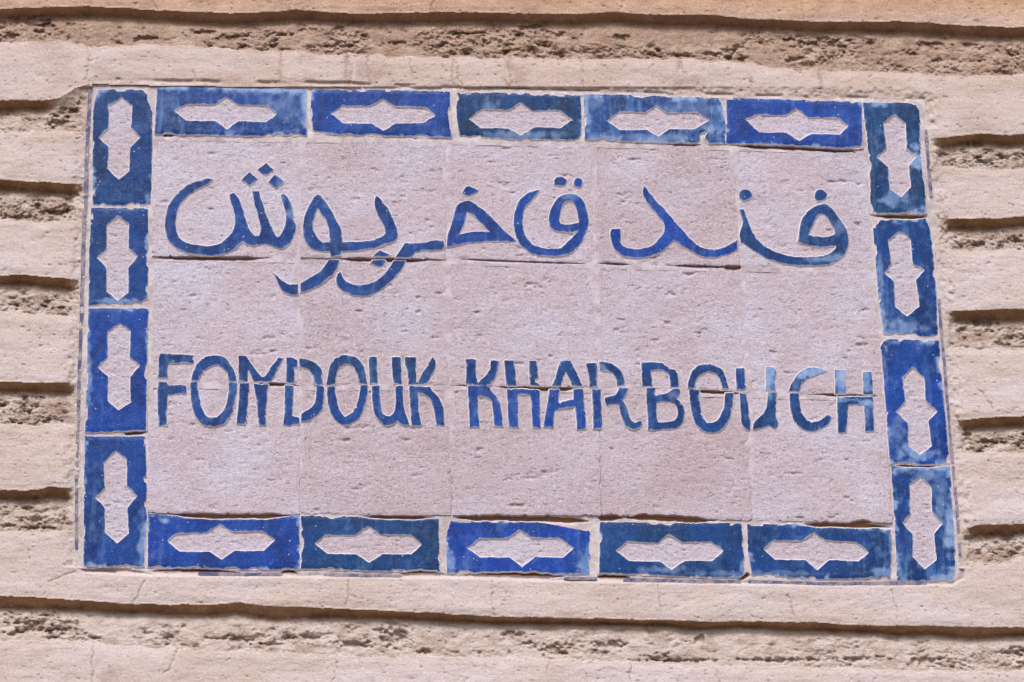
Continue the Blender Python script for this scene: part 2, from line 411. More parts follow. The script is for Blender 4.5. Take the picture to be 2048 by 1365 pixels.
# tone (0 navy .. 1 ultramarine), wear, height offsets of tl,tr,bl,br corners in mm
BT = {'L1':(.22,.10,(0,0,0,0)),'L2':(.32,.10,(0,0,.5,0)),'L3':(.72,.10,(0,0,.5,2)),'L4':(.5,.22,(0,0,1,1)),
 'T1':(.5,.55,(0,0,1,1)),'T2':(.72,.15,(0,0,.6,1)),'T3':(.05,.22,(0,0,.3,.3)),'T4':(.4,.7,(0,0,.8,1.5)),'T5':(.8,.12,(0,0,1.2,2.5)),
 'R1':(.05,.3,(0,0,2.2,2.2)),'R2':(.35,.42,(0,0,0,0)),'R3':(.72,.42,(0,0,1.2,1)),'R4':(.3,.55,(0,0,.5,.5)),
 'B1':(.8,.08,(-.5,-.5,1,1)),'B2':(.1,.12,(0,0,1,1)),'B3':(.95,.15,(-.8,-1.5,.5,.5)),'B4':(.16,.12,(-.6,0,1,.5)),'B5':(.28,.30,(0,-.6,.5,.5))}
# pale worn patches x, y, rx, ry, amount
PATCH = [(190,186,16,14,.8),(296,184,12,8,.5),(296,398,8,16,.5),(1880,1000,10,60,.5),(1330,1140,60,8,.45),(1050,272,90,10,.5),(1300,278,90,12,.5),(1826,318,22,24,1.0),(1790,395,30,18,.6),(1812,655,48,16,.55),(1838,690,10,30,.2),(1760,560,8,60,.5),(1830,905,40,18,.75),
 (1900,1060,14,55,.75),(1860,950,40,18,.5),(1880,975,20,40,.35),(1765,735,9,50,.4),(1798,860,16,30,.4),(1770,1145,40,12,.6),(1782,1090,8,40,.5),
 (1488,1135,14,18,.7),(1175,1130,22,34,.6),(900,1125,14,22,.6),(640,1148,140,8,.4),(1080,1150,300,5,.35),(240,603,60,7,.7),(150,0,1,1,0),
 (175,720,9,110,.55),(238,1140,60,6,.3),(285,1100,10,50,.6),(240,868,40,6,.3),(330,215,30,30,.25),(560,215,60,30,.3),(1190,200,30,14,.4),
 (1380,215,60,25,.35),(1010,280,140,8,.5),(980,215,18,22,.4),(1500,1148,200,6,.4),(330,1043,16,7,.7),(305,1110,8,10,.3),
 (1535,745,22,40,1.2),(1545,765,14,20,.6),(1610,745,26,14,1.0),(1630,740,30,14,.9),(1590,765,14,18,.35),(1682,755,16,40,.85),(1734,755,12,34,.7),
 (1735,806,20,9,.9),(1690,800,40,6,.5),(1655,800,10,5,.4),(1730,826,9,22,.45),(1350,792,12,10,.35),(1655,518,40,12,.55),(1683,455,20,20,.35),
 (560,400,12,70,.45),(585,420,12,40,.45),(548,440,12,30,.3),(1140,392,22,9,.5),(652,398,12,22,.35),(1200,735,14,10,.5)]
def pale(X, Y):
    p = np.zeros(X.shape)
    n = fbm(X/14, Y/14, 4, 21)
    for x, y, rx, ry, a in PATCH:
        m = (np.abs(X-x) < 2*rx+20) & (np.abs(Y-y) < 2*ry+20)
        if m.any():
            d = np.hypot((X[m]-x)/rx, (Y[m]-y)/ry)+(n[m]-.5)*1.6
            p[m] = np.maximum(p[m], a*sst(1.35, .35, d))
    return np.clip(p, 0, 1)
def cloud(X, Y, e, wear, s):
    """pale cloudy rim where the glaze ran thin"""
    n = fbm(X/34, Y/34, 3, s+17); f = fbm(X/7, Y/7, 3, s+19)
    w_ = 4+16*wear
    return sst(w_*1.5, 0, e+(f-.5)*12)*sst(.66-.35*wear, .80-.3*wear, n+.0)*.8
def chip(X, Y, s, amp=1.0):
    n = fbm(X/7, Y/7, 3, s)-.5
    c = np.maximum(fbm(X/5, Y/5, 2, s+9)-.76, 0)*22
    return (n*2.4+c)*amp

TH_MM = 10.0
def hquad(corners, bbox):
    x0, y0, x1, y1 = bbox; tl, tr, bl, br = corners
    def f(X, Y):
        u = np.clip((X-x0)/(x1-x0), 0, 1); v = np.clip((Y-y0)/(y1-y0), 0, 1)
        return (TH_MM+(tl*(1-u)+tr*u)*(1-v)+(bl*(1-u)+br*u)*v)/1000
    return f
def bb(P):
    xs = [p[0] for p in P]; ys = [p[1] for p in P]; return (min(xs), min(ys), max(xs), max(ys))

sx, sz = unproj(np.array([1036.0]), np.array([1160.0]), np.array([0.0]))[0][[0, 2]]
sign = root('tiled_name_sign', (float(sx), 0.0, float(sz)),
            'weathered rectangular tile sign with blue glazed Arabic and Latin lettering and blue star border', 'sign')

TILES = {}
TMM = {(0,0):(0,.3,3,.4),(0,1):(0,0,2.4,2),(0,2):(0,.3,.2,.6),(0,3):(0,0,.2,1.8),(0,4):(.2,0,.4,.2),
       (1,0):(0,0,0,.9),(1,1):(0,0,.8,.2),(1,2):(.3,0,.6,1.2),(1,3):(0,0,-.1,.9),(1,4):(0,.3,.1,1.0),
       (2,0):(-.3,0,2.2,2.4),(2,1):(0,0,.9,2.2),(2,2):(0,-.4,3,4),(2,3):(0,0,3.6,1.5),(2,4):(-.3,0,.7,3.6)}
WARM = {(0,0):.1,(0,1):.5,(0,2):.2,(0,3):.7,(0,4):.15,(1,0):.15,(1,1):.6,(1,2):.5,(1,3):.55,(1,4):.2,(2,0):.2,(2,1):.8,(2,2):.55,(2,3):.9,(2,4):.3}
tile_sdfs = []
for r in range(3):
    for c in range(5):
        q = [NODES[r][c], NODES[r][c+1], NODES[r+1][c+1], NODES[r+1][c]]
        P = []
        for k in range(4):
            a, b = np.array(q[k], float), np.array(q[(k+1) % 4], float)
            for t in (0, .25, .5, .75): P.append(tuple(a+(b-a)*t))
        def base(X, Y, P=P, s=r*5+c): return psdf(P, X, Y)+0.9+(fbm(X/22, Y/22, 3, 40+s)-.5)*2.6
        def sdf(X, Y, base=base, s=r*5+c):
            d = base(X, Y)+np.maximum(fbm(X/9, Y/9, 3, 60+s)-.62, 0)*14
            return np.maximum(d, -open_d(X, Y))
        hq = hquad(TMM[(r, c)], bb(P))
        def hf(X, Y, hq=hq, base=base, s=r*5+c):
            h = hq(X, Y)
            h = h+(fbm(X/70, Y/55, 3, 80+s)-.5)*0.0022+(fbm(X/13, Y/6.5, 3, 90+s)-.5)*0.0009
            h = h-np.maximum(fbm(X/7+Y/30, Y/3.4, 2, 70+s)-.77, 0)*0.008
            g = np.maximum(fbm(X/30, Y/14, 4, 300+s)-.735, 0); h = h-g*0.016
            d = base(X, Y); h = h-sst(-5, 0, d)*0.0005
            return h
        def af(X, Y, wv=WARM[(r, c)]): return {'warm': np.clip(wv*.9+(fbm(X/110, Y/80, 4, 33)-.5)*1.3, 0, 1)}
        b = bb(P)
        o = field_mesh('tile', sdf, b, 2.0, hf, 0.012, 0.0, [M_TILE], sign, af)
        TILES[(r, c)] = (o, hq, b); tile_sdfs.append((base, b))

# border tiles
BORD = {}
for key, (z, G, S) in ZB.items():
    G = conv(z, G); S = conv(z, S); tone, wear, cor = BT[key]; b = bb(G); sd = sum(map(ord, key))
    hq = hquad(cor, b)
    vert = key[0] in 'LR'
    def body(X, Y, G=G): return psdf(G, X, Y)-2.6
    def sdfb(X, Y, body=body): return np.maximum(body(X, Y), -open_d(X, Y))
    def hb(X, Y, hq=hq, s=sd):
        h = hq(X, Y)-0.0002+(fbm(X/12, Y/7, 3, 90+s)-.5)*0.0013-np.maximum(fbm(X/9, Y/3.4, 2, s)-.68, 0)*0.006
        return h
    o = field_mesh('border_tile', sdfb, (b[0]-4, b[1]-4, b[2]+4, b[3]+4), 2.0, hb, 0.012, 0.0, [M_TILE], sign,
                   lambda X, Y: {'warm': 0.25+0*X})
    Sm = S
    def sdfg(X, Y, G=G, S=Sm, s=sd):
        e = psdf(G, X, Y); k = chip(X, Y, s)
        worn = np.maximum(fbm(X/26, Y/26, 3, s+50)-.60, 0)*34
        a = e-0.9+np.maximum(k, -1.2)+worn*sst(-12, 0, e)
        bq = -psdf(S, X, Y)+(fbm(X/9, Y/9, 2, s+5)-.5)*1.6
        return np.maximum(np.maximum(a, bq), -open_d(X, Y)+1.0)
    def hg(X, Y, hq=hq, G=G, s=sd):
        e = -psdf(G, X, Y)
        return hq(X, Y)+0.0014-0.0004*sst(7, 0, e)+(fbm(X/45, Y/45, 2, s+3)-.5)*0.0012
    def ag(X, Y, tone=tone, wear=wear, s=sd, G=G):
        ed = -psdf(G, X, Y)
        t = np.clip(tone+(fbm(X/60, Y/60, 2, s+7)-.5)*.35, 0, 1)
        return {'tone': t, 'wear': np.clip(wear+(fbm(X/50, Y/50, 3, s+8)-.5)*.9, 0, 1), 'pale': np.maximum(pale(X, Y), cloud(X, Y, ed, wear, s))}
    field_mesh('glaze', sdfg, b, 1.7, hg, 0.0019, 1.7, [M_GLZ, M_BISC], o, ag)
    tile_sdfs.append((body, b)); BORD[key] = o

# lettering: what is left of the glaze after the ground has been chiselled away
ZR = {1:(300,300,4.2656),2:(580,340,4.875),3:(880,320,5.6875),4:(1180,340,6.203),5:(1440,340,6.203),
      'A':(300,690,6.8267),'B':(560,690,6.0235),'C':(900,690,6.4),'D':(1180,700,6.8267),'E':(1460,710,6.4)}
LET = [
(1,.45,[(535,248),(500,246),(450,255),(400,270),(340,295),(295,320),(250,360),(210,400),(175,450),(150,500),(135,560),(130,620),(130,690),(145,745),(175,790),(215,825),(260,855),(320,880),(390,893),(470,898),(560,897),(620,888),(680,865),(740,828),(790,780),(830,803),(890,818),(930,810),(985,795),(1030,815),(1080,832),(1145,835),(1195,800),(1225,745),(1240,685),(1240,635),(1225,600),(1218,540),(1208,480),(1190,430),(1165,395),(1135,375),(1118,390),(1130,430),(1150,490),(1165,560),(1158,620),(1140,680),(1115,735),(1087,752),(1060,720),(1035,660),(1005,590),(975,510),(950,430),(928,353),(873,353),(880,400),(900,480),(925,560),(938,620),(945,680),(935,735),(895,737),(865,705),(835,650),(810,590),(790,510),(765,440),(735,385),(715,367),(678,382),(690,440),(715,500),(728,560),(725,620),(715,690),(680,735),(640,770),(600,803),(540,818),(460,820),(380,812),(310,795),(265,770),(235,735),(220,680),(215,620),(222,550),(240,490),(270,440),(310,395),(360,360),(410,335),(460,305),(500,280),(525,262)],[]),
(1,.3,[(845,195),(922,252),(850,305),(778,257)],[]),(1,.4,[(990,115),(1050,172),(985,215),(965,210),(922,168)],[]),(1,.4,[(1070,210),(1140,268),(1075,325),(1008,275)],[]),
(1,.4,[(1047,1045),(1075,1065),(1110,1105),(1165,1145),(1210,1153),(1262,1150),(1265,1235),(1195,1233),(1140,1210),(1105,1165),(1085,1110),(1065,1070)],[]),
(2,.38,[(270,235),(240,265),(205,315),(165,400),(140,470),(125,560),(128,640),(150,700),(190,755),(240,785),(300,795),(395,793),(400,838),(495,835),(500,795),(600,790),(700,780),(800,762),(900,735),(980,710),(1040,680),(1045,600),(1025,530),(1000,470),(970,410),(940,360),(900,310),(870,270),(840,255),(828,290),(835,370),(855,440),(890,500),(925,560),(935,620),(900,655),(800,690),(700,700),(600,703),(510,708),(505,640),(498,590),(470,530),(430,460),(390,380),(340,310),(300,255)],
   [[(262,375),(285,378),(310,430),(345,480),(375,545),(388,610),(388,700),(320,710),(270,670),(235,620),(218,570),(225,500),(240,430)]]),
(2,.38,[(380,880),(475,882),(470,930),(440,985),(400,1030),(340,1080),(270,1130),(190,1168),(105,1195),(103,1110),(150,1078),(220,1040),(290,995),(345,940)],[]),
(2,.4,[(1125,718),(1200,720),(1300,712),(1400,690),(1500,690),(1500,755),(1465,782),(1380,778),(1290,780),(1235,795),(1190,825),(1170,850),(1030,850),(1060,810),(1095,760)],[]),
(2,.42,[(1015,888),(1120,890),(1100,950),(1060,1000),(1015,1050),(950,1110),(880,1170),(800,1220),(720,1232),(610,1222),(550,1195),(490,1160),(455,1110),(455,1050),(470,1015),(490,995),(505,1030),(520,1070),(560,1100),(625,1128),(720,1125),(800,1105),(870,1065),(940,1000),(985,935)],[]),
(2,.35,[(870,787),(975,828),(960,842),(808,842)],[]),(2,.4,[(815,878),(935,882),(925,908),(885,942),(778,915)],[]),
(3,.68,[(300,467),(255,480),(205,510),(180,550),(160,630),(140,700),(120,780),(95,840),(82,920),(80,990),(150,975),(200,960),(300,945),(420,935),(560,928),(700,925),(860,925),(820,885),(740,820),(660,735),(600,670),(530,600),(440,540),(400,500),(360,475),(330,467)],
   [[(305,585),(280,700),(245,790),(210,855),(320,825),(440,820),(575,820),(500,745),(440,680),(380,625)]]),
(3,.62,[(320,300),(360,310),(430,352),(370,390),(318,413),(290,400),(252,378),(285,320)],[]),
(3,.68,[(1125,345),(1060,355),(1000,380),(950,415),(900,470),(870,540),(848,620),(838,700),(845,780),(870,860),(895,930),(940,985),(1000,1035),(1060,1065),(1130,1085),(1220,1092),(1320,1097),(1410,1085),(1480,1060),(1550,1010),(1600,950),(1640,880),(1670,790),(1690,700),(1680,620),(1665,560),(1640,480),(1600,430),(1545,395),(1480,385),(1410,400),(1350,430),(1300,490),(1265,560),(1240,630),(1237,690),(1250,760),(1290,790),(1350,812),(1430,820),(1500,820),(1565,812),(1530,860),(1480,910),(1420,970),(1365,1015),(1260,1015),(1170,1008),(1090,985),(1030,945),(990,890),(950,830),(938,740),(935,660),(945,580),(970,530),(1010,490),(1050,440),(1090,400)],
   [[(1440,465),(1470,460),(1530,490),(1550,540),(1570,620),(1588,715),(1540,730),(1450,740),(1375,730),(1350,695),(1358,630),(1375,560),(1400,500)]]),
(3,.6,[(1360,190),(1400,200),(1437,228),(1420,280),(1370,292),(1300,285),(1305,225),(1325,200)],[]),(3,.6,[(1575,208),(1610,222),(1625,262),(1605,305),(1560,312),(1528,295),(1527,245),(1545,215)],[]),
(4,.85,[(670,203),(700,230),(740,290),(800,360),(860,430),(950,510),(1000,590),(1070,670),(1150,755),(1220,830),(1280,890),(1340,950),(1400,975),(1480,992),(1580,990),(1680,960),(1760,915),(1825,875),(1825,985),(1750,1025),(1650,1060),(1560,1083),(1440,1083),(1370,1070),(1300,1030),(1220,980),(1140,930),(1100,905),(1030,870),(1000,905),(960,950),(890,1010),(810,1050),(720,1080),(600,1090),(500,1085),(400,1065),(330,1010),(290,940),(265,870),(255,800),(272,735),(375,735),(375,820),(372,890),(400,940),(450,965),(530,985),(620,985),(720,965),(780,935),(840,880),(900,820),(930,740),(935,690),(910,640),(860,580),(800,510),(740,440),(690,370),(665,310),(658,250)],[]),
(5,.3,[(315,245),(360,252),(390,285),(395,325),(350,365),(290,378),(245,350),(235,305),(255,265)],[]),(5,.3,[(1245,243),(1290,258),(1325,300),(1310,350),(1250,380),(1205,385),(1178,340),(1185,280),(1210,250)],[]),
(5,.2,[(240,492),(290,488),(305,530),(335,610),(375,710),(400,770),(440,840),(500,910),(560,955),(640,1000),(720,1035),(820,1065),(920,1082),(1020,1088),(1130,1085),(1220,1080),(1300,1065),(1370,1035),(1420,990),(1450,942),(1380,945),(1300,955),(1230,960),(1160,948),(1080,920),(965,895),(975,840),(985,760),(1005,650),(1040,580),(1090,520),(1140,480),(1200,440),(1270,423),(1330,430),(1380,470),(1430,530),(1480,600),(1530,680),(1575,760),(1592,830),(1595,910),(1580,980),(1545,1050),(1480,1110),(1410,1155),(1330,1180),(1200,1180),(1060,1185),(900,1178),(760,1155),(650,1120),(540,1075),(430,1010),(350,955),(300,910),(265,900),(240,810),(265,730),(290,660),(270,590),(258,530)],
   [[(1245,535),(1290,540),(1330,590),(1360,630),(1400,700),(1437,790),(1400,815),(1310,840),(1200,830),(1095,810),(1120,740),(1160,650),(1200,570)]]),
('A',.3,[(135,120),(230,122),(400,135),(592,143),(590,243),(280,240),(235,275),(238,350),(235,455),(110,448),(118,350),(120,220)],[]),
('A',.4,[(120,505),(225,507),(245,553),(380,553),(495,560),(495,660),(260,672),(235,700),(225,860),(222,970),(228,1108),(125,1098),(115,900),(105,780),(105,600)],[]),
('A',.3,[(570,485),(575,430),(600,350),(640,260),(700,195),(780,155),(900,142),(1000,165),(1060,210),(1110,290),(1150,370),(1175,440),(1180,495),(1085,492),(1060,400),(1020,330),(930,262),(820,292),(750,340),(690,410),(655,485)],[]),
('A',.4,[(555,515),(640,508),(655,620),(680,760),(710,880),(745,960),(840,1003),(920,985),(980,940),(1030,860),(1060,750),(1075,640),(1080,515),(1187,522),(1180,650),(1165,790),(1130,910),(1080,1000),(1020,1070),(920,1108),(820,1110),(720,1085),(650,1020),(600,930),(575,830),(555,700)],[]),
('A',.3,[(1215,152),(1305,155),(1360,230),(1410,300),(1460,370),(1520,445),(1570,440),(1620,360),(1690,260),(1755,178),(1815,185),(1770,290),(1720,370),(1680,440),(1655,495),(1415,495),(1380,400),(1350,340),(1335,360),(1322,490),(1218,490),(1215,350)],[]),
('A',.4,[(1230,525),(1355,525),(1350,650),(1335,800),(1320,950),(1305,1080),(1185,1075),(1195,960),(1210,820),(1222,680)],[]),
('A',.4,[(1425,540),(1610,545),(1600,650),(1590,780),(1580,930),(1578,1095),(1490,1092),(1470,950),(1460,800),(1445,660)],[]),
('B',.3,[(80,152),(140,152),(205,190),(205,262),(160,270),(175,330),(172,450),(78,450),(80,300)],[]),
('B',.4,[(60,487),(162,490),(155,600),(152,740),(145,855),(230,880),(230,955),(130,955),(125,970),(45,962),(55,850),(60,700)],[]),
('B',.14,[(238,170),(300,172),(370,190),(430,225),(490,285),(505,350),(513,472),(413,475),(405,390),(380,320),(320,280),(240,262)],[]),
('B',.42,[(440,495),(530,500),(530,620),(525,730),(490,800),(430,860),(350,905),(255,928),(258,830),(320,795),(380,760),(425,700),(438,620)],[]),
('B',.14,[(563,480),(572,400),(590,300),(620,220),(670,160),(740,125),(830,125),(910,150),(960,190),(1000,250),(1025,330),(1042,462),(955,465),(940,380),(915,300),(880,245),(810,225),(750,240),(690,295),(672,380),(665,475)],[]),
('B',.42,[(570,508),(660,498),(668,600),(690,720),(720,800),(775,872),(850,840),(900,780),(940,680),(965,580),(975,490),(1055,492),(1050,600),(1020,740),(970,850),(900,930),(800,968),(710,945),(650,890),(600,790),(575,680)],[]),
('B',.12,[(1072,148),(1160,147),(1170,240),(1172,350),(1175,462),(1088,458),(1080,350)],[]),('B',.12,[(1345,150),(1450,147),(1460,300),(1465,468),(1370,472),(1360,320)],[]),
('B',.42,[(1108,498),(1200,492),(1200,620),(1215,740),(1240,840),(1300,868),(1355,850),(1390,780),(1402,680),(1390,500),(1475,498),(1480,650),(1490,770),(1520,860),(1560,965),(1480,963),(1415,905),(1365,950),(1300,970),(1240,960),(1180,900),(1130,790),(1110,650)],[]),
('B',.12,[(1500,152),(1632,152),(1638,300),(1640,455),(1665,440),(1730,330),(1790,230),(1840,145),(1870,200),(1870,280),(1830,360),(1780,440),(1735,478),(1550,472),(1545,380),(1525,260)],[]),
('B',.42,[(1560,502),(1805,507),(1820,550),(1890,610),(1940,690),(1970,780),(1977,970),(1885,970),(1875,850),(1850,730),(1800,640),(1740,590),(1662,575),(1662,700),(1670,820),(1700,970),(1588,968),(1575,800),(1565,650)],[]),
('C',.3,[(205,185),(330,187),(328,300),(330,420),(355,495),(420,430),(480,370),(515,300),(528,203),(632,203),(620,300),(580,400),(515,515),(205,500),(212,350)],[]),
('C',.7,[(232,530),(510,530),(510,580),(580,635),(630,730),(660,840),(672,1045),(572,1040),(555,850),(540,720),(480,675),(420,655),(355,650),(352,780),(362,900),(370,1050),(258,1050),(250,850),(238,680)],[]),
('C',.3,[(700,200),(820,205),(830,350),(850,515),(720,515),(708,350)],[]),('C',.25,[(1018,205),(1105,207),(1120,350),(1135,430),(1090,440),(1080,480),(1135,500),(1135,522),(1025,515),(1020,350)],[]),
('C',.72,[(735,570),(900,565),(1050,580),(1140,580),(1150,750),(1150,900),(1155,1058),(1058,1058),(1050,850),(1035,640),(960,632),(870,638),(862,750),(868,900),(875,1058),(755,1058),(745,850),(738,700)],[]),
('C',.25,[(1310,522),(1350,420),(1380,310),(1405,230),(1450,203),(1540,207),(1575,270),(1620,370),(1665,460),(1697,530),(1565,525),(1540,440),(1490,340),(1470,350),(1445,430),(1415,522)],[]),
('C',.75,[(1275,575),(1398,575),(1388,680),(1385,740),(1480,720),(1585,700),(1578,568),(1700,568),(1715,700),(1730,900),(1743,1075),(1632,1075),(1615,900),(1605,785),(1500,795),(1400,820),(1340,835),(1325,940),(1318,1055),(1200,1052),(1225,880),(1255,720)],[]),
('C',.3,[(1740,238),(1880,238),(1878,400),(1878,535),(1790,530),(1785,420),(1765,320)],[]),('C',.7,[(1823,572),(1925,570),(1932,750),(1943,900),(1940,1075),(1838,1072),(1832,900),(1828,700)],[]),
('D',.3,[(125,170),(200,165),(270,178),(340,220),(400,270),(440,330),(465,400),(470,490),(372,490),(355,400),(330,340),(295,305),(230,290),(140,275)],[]),
('D',.32,[(400,520),(512,520),(500,590),(470,650),(435,685),(480,740),(515,820),(535,900),(550,960),(610,1000),(660,980),(695,975),(710,1015),(670,1060),(620,1090),(560,1085),(500,1045),(460,980),(430,890),(410,800),(380,735),(330,735),(230,760),(205,700),(210,655),(270,640),(335,625),(375,590)],[]),
('D',.3,[(702,175),(850,172),(990,180),(1020,222),(1050,225),(1085,275),(1130,270),(1160,275),(1200,340),(1208,508),(1098,500),(1095,370),(1060,310),(990,280),(900,262),(830,275),(835,400),(852,495),(715,495),(712,380)],[]),
('D',.28,[(768,520),(890,520),(890,630),(940,610),(1040,605),(1090,570),(1125,535),(1225,535),(1225,600),(1180,670),(1230,710),(1275,770),(1293,850),(1290,930),(1250,1010),(1180,1075),(1050,1088),(900,1090),(795,1085),(790,900),(780,700)],
   [[(908,712),(1000,700),(1100,708),(1155,720),(1190,780),(1205,850),(1200,920),(1145,970),(1050,990),(925,993),(905,900),(900,800)]]),
('D',.32,[(1340,515),(1345,440),(1370,350),(1410,270),(1470,220),(1560,198),(1660,203),(1750,235),(1820,300),(1860,400),(1890,525),(1808,520),(1790,430),(1760,360),(1700,310),(1600,290),(1520,325),(1460,380),(1435,440),(1428,522)],[]),
('D',.28,[(1358,547),(1485,547),(1490,650),(1505,800),(1530,920),(1590,990),(1660,1005),(1740,970),(1790,890),(1830,780),(1845,680),(1855,590),(1957,595),(1945,750),(1920,880),(1880,980),(1820,1070),(1740,1120),(1640,1130),(1540,1105),(1460,1040),(1410,930),(1380,790),(1365,650)],[]),
('E',.5,[(75,175),(180,175),(185,260),(190,350),(175,375),(205,405),(190,440),(85,438),(82,320)],[]),
('E',.3,[(127,495),(205,497),(220,600),(235,720),(255,850),(258,960),(220,955),(175,920),(150,860),(140,740),(130,620)],[]),
('E',.5,[(458,160),(560,158),(585,200),(590,230),(570,320),(578,450),(460,445),(465,300)],[]),
('E',.16,[(490,485),(600,485),(592,600),(580,720),(580,800),(615,880),(600,925),(570,940),(520,905),(480,905),(400,940),(295,955),(300,870),(370,815),(430,750),(470,690),(480,600)],[]),
('E',.4,[(755,460),(790,370),(840,280),(900,215),(980,175),(1070,160),(1150,175),(1235,205),(1150,235),(1060,270),(980,300),(930,350),(900,420),(885,465)],[]),
('E',.3,[(765,497),(875,497),(885,600),(900,700),(940,790),(1010,855),(1100,865),(1170,835),(1230,780),(1270,770),(1295,800),(1280,850),(1230,910),(1150,955),(1060,980),(970,970),(890,925),(830,850),(790,760),(770,660)],[]),
('E',.5,[(1345,195),(1465,198),(1478,350),(1480,490),(1352,495),(1350,350)],[]),('E',.45,[(1703,218),(1805,220),(1820,350),(1830,500),(1710,502),(1705,350)],[]),
('E',.35,[(1375,540),(1600,538),(1820,545),(1838,650),(1835,800),(1840,980),(1735,972),(1730,850),(1720,640),(1600,625),(1510,630),(1500,750),(1490,995),(1385,995),(1380,800)],[]),
]
for k, (zr, tone, P, Hs) in enumerate(LET):
    P = soften(conv(ZR[zr], P)); Hs = [soften(conv(ZR[zr], h)) for h in Hs]
    b = bb(P); cx, cy = (b[0]+b[2])/2, (b[1]+b[3])/2
    best = min(TILES, key=lambda t: max(TILES[t][2][0]-cx, cx-TILES[t][2][2], 0)+max(TILES[t][2][1]-cy, cy-TILES[t][2][3], 0))
    to, hq, tb = TILES[best]
    lat = isinstance(zr, str)
    def sdf(X, Y, P=P, Hs=Hs, s=200+k, lat=lat):
        d = psdf(P, X, Y)
        for h in Hs: d = np.maximum(d, -psdf(h, X, Y))
        return d-0.9+(fbm(X/9, Y/9, 3, s)-.5)*2.0+np.maximum(fbm(X/5, Y/5, 2, s+9)-.72, 0)*(14 if lat else 8)
    def hg(X, Y, hq=hq, k=k): return hq(X, Y)+0.0014+(fbm(X/30, Y/30, 2, k)-.5)*0.0008
    def ag(X, Y, tone=tone, lat=lat, s=k):
        return {'tone': np.clip(tone+(fbm(X/50, Y/50, 2, s)-.5)*.2, 0, 1), 'wear': np.clip((.30 if lat else .2)+(fbm(X/40, Y/40, 3, s+8)-.5)*.6, 0, 1), 'pale': pale(X, Y)}
    field_mesh('letter_glaze', sdf, b, 1.6, hg, 0.0022, 2.0, [M_GLZ, M_BISC], to, ag)

# mortar bed and joints
def bed_sdf(X, Y):
    d = psdf(OUTL, X, Y)-4
    t = np.full(X.shape, 99.0)
    for f, b in tile_sdfs:
        m = (X > b[0]-20) & (X < b[2]+20) & (Y > b[1]-20) & (Y < b[3]+20)
        if m.any(): t[m] = np.minimum(t[m], f(X[m], Y[m]))
    return np.maximum(d, -(t+9))
INNER = [NODES[0][0], NODES[0][5], NODES[3][5], NODES[3][0]]
def bed_h(X, Y):
    e = psdf(INNER, X, Y)
    h = np.where(e > 3, 0.0101, 0.0102)
    # follow the joint height of the tiles beside it
    h = h+(fbm(X/16, Y/16, 3, 401)-.5)*0.0014
    o = open_d(X, Y)
    h = h-sst(1.5, -2.0, o)*0.0075
    ob = psdf(OUTL, X, Y)
    h = h-sst(-5, 3, ob)*0.0012
    return h
field_mesh('mortar_bed', bed_sdf, bb(OUTL), 2.0, bed_h, 0.02, 0.0, [M_MORT], sign,
           lambda X, Y: {'deep': sst(1.0, -2.0, open_d(X, Y)), 'inner': sst(-3, -9, psdf(INNER, X, Y))})

# thin tile edges showing round the frame
EDGE = [([(181,176),(176,260),(173,330),(171,420)],3.2),([(169,425),(166,520),(163,640)],3.0),([(162,645),(158,760),(156,860)],2.6),([(155,866),(153,960),(153,1095)],2.4),
        ([(1852,262),(1857,330),(1862,392)],2.6),([(1878,600),(1884,680),(1890,740)],2.2),([(1890,745),(1897,830),(1905,925)],2.2),([(1906,935),(1914,1020),(1920,1110)],2.4),
        ([(400,1148),(480,1149.5),(560,1149)],2.8),([(650,1149.5),(730,1152),(800,1153)],2.6),([(1130,1157),(1190,1157.5)],2.6),
        ([(1250,1160),(1370,1164),(1478,1164.5)],3.0),([(1500,1164),(1650,1168),(1850,1167)],2.8),
        ([(196,168),(245,168),(302,169)],3.5),([(632,173),(690,174)],1.8)]
for k, (P, wd) in enumerate(EDGE):
    def sdf(X, Y, P=P, wd=wd): return ldist(P, X, Y)-wd*(.85+.8*fbm(X/25, Y/25, 3, 12))
    def hf(X, Y, k=k): return 0.0112+(fbm(X/12, Y/12, 2, k)-.5)*0.0012
    field_mesh('edging_strip', sdf, (min(p[0] for p in P)-6, min(p[1] for p in P)-6, max(p[0] for p in P)+6, max(p[1] for p in P)+6),
               1.6, hf, 0.006, 0.4, [M_EDG], sign)

# ------------------------------------------------------------------ the wall: plastered courses with eroded joints between them
def cv(pts):
    xs = np.array([p[0] for p in pts], float); ys = np.array([p[1] for p in pts], float)
    return lambda x: np.interp(x, xs, ys)
c0 = cv([(0,17),(170,13),(260,17),(330,20),(400,24),(500,26),(590,20),(650,24),(700,26),(880,24),(1000,26),(1150,28),(1240,24),(1340,30),(1430,30),(1500,38),(1650,43),(1800,42),(1900,48),(1980,53),(2048,55)])
r0 = cv([(0,85),(120,82),(200,95),(300,90),(450,98),(600,105),(800,115),(1000,117),(1180,120),(1330,118),(1450,125),(1600,140),(1750,145),(1900,152),(2048,150)])
c6 = cv([(0,1192),(60,1192),(100,1197),(170,1200),(230,1206),(300,1209),(430,1208),(480,1204),(520,1211),(650,1216),(770,1221),(900,1228),(1000,1233),(1200,1238),(1300,1240),(1440,1243),(1620,1244),(1700,1250),(1850,1252),(2048,1256)])
s6 = cv([(0,1225),(170,1226),(300,1230),(400,1240),(470,1234),(550,1248),(650,1240),(800,1242),(900,1247),(1000,1250),(1300,1250),(1380,1260),(1500,1260),(1700,1266),(1800,1277),(1850,1272),(1930,1283),(2048,1275)])
r6 = cv([(0,1282),(190,1284),(250,1292),(350,1300),(500,1305),(600,1308),(800,1315),(1000,1315),(1200,1322),(1330,1328),(1500,1333),(1700,1337),(1900,1345),(2048,1342)])
K = lambda y: cv([(0, y), (1, y)])
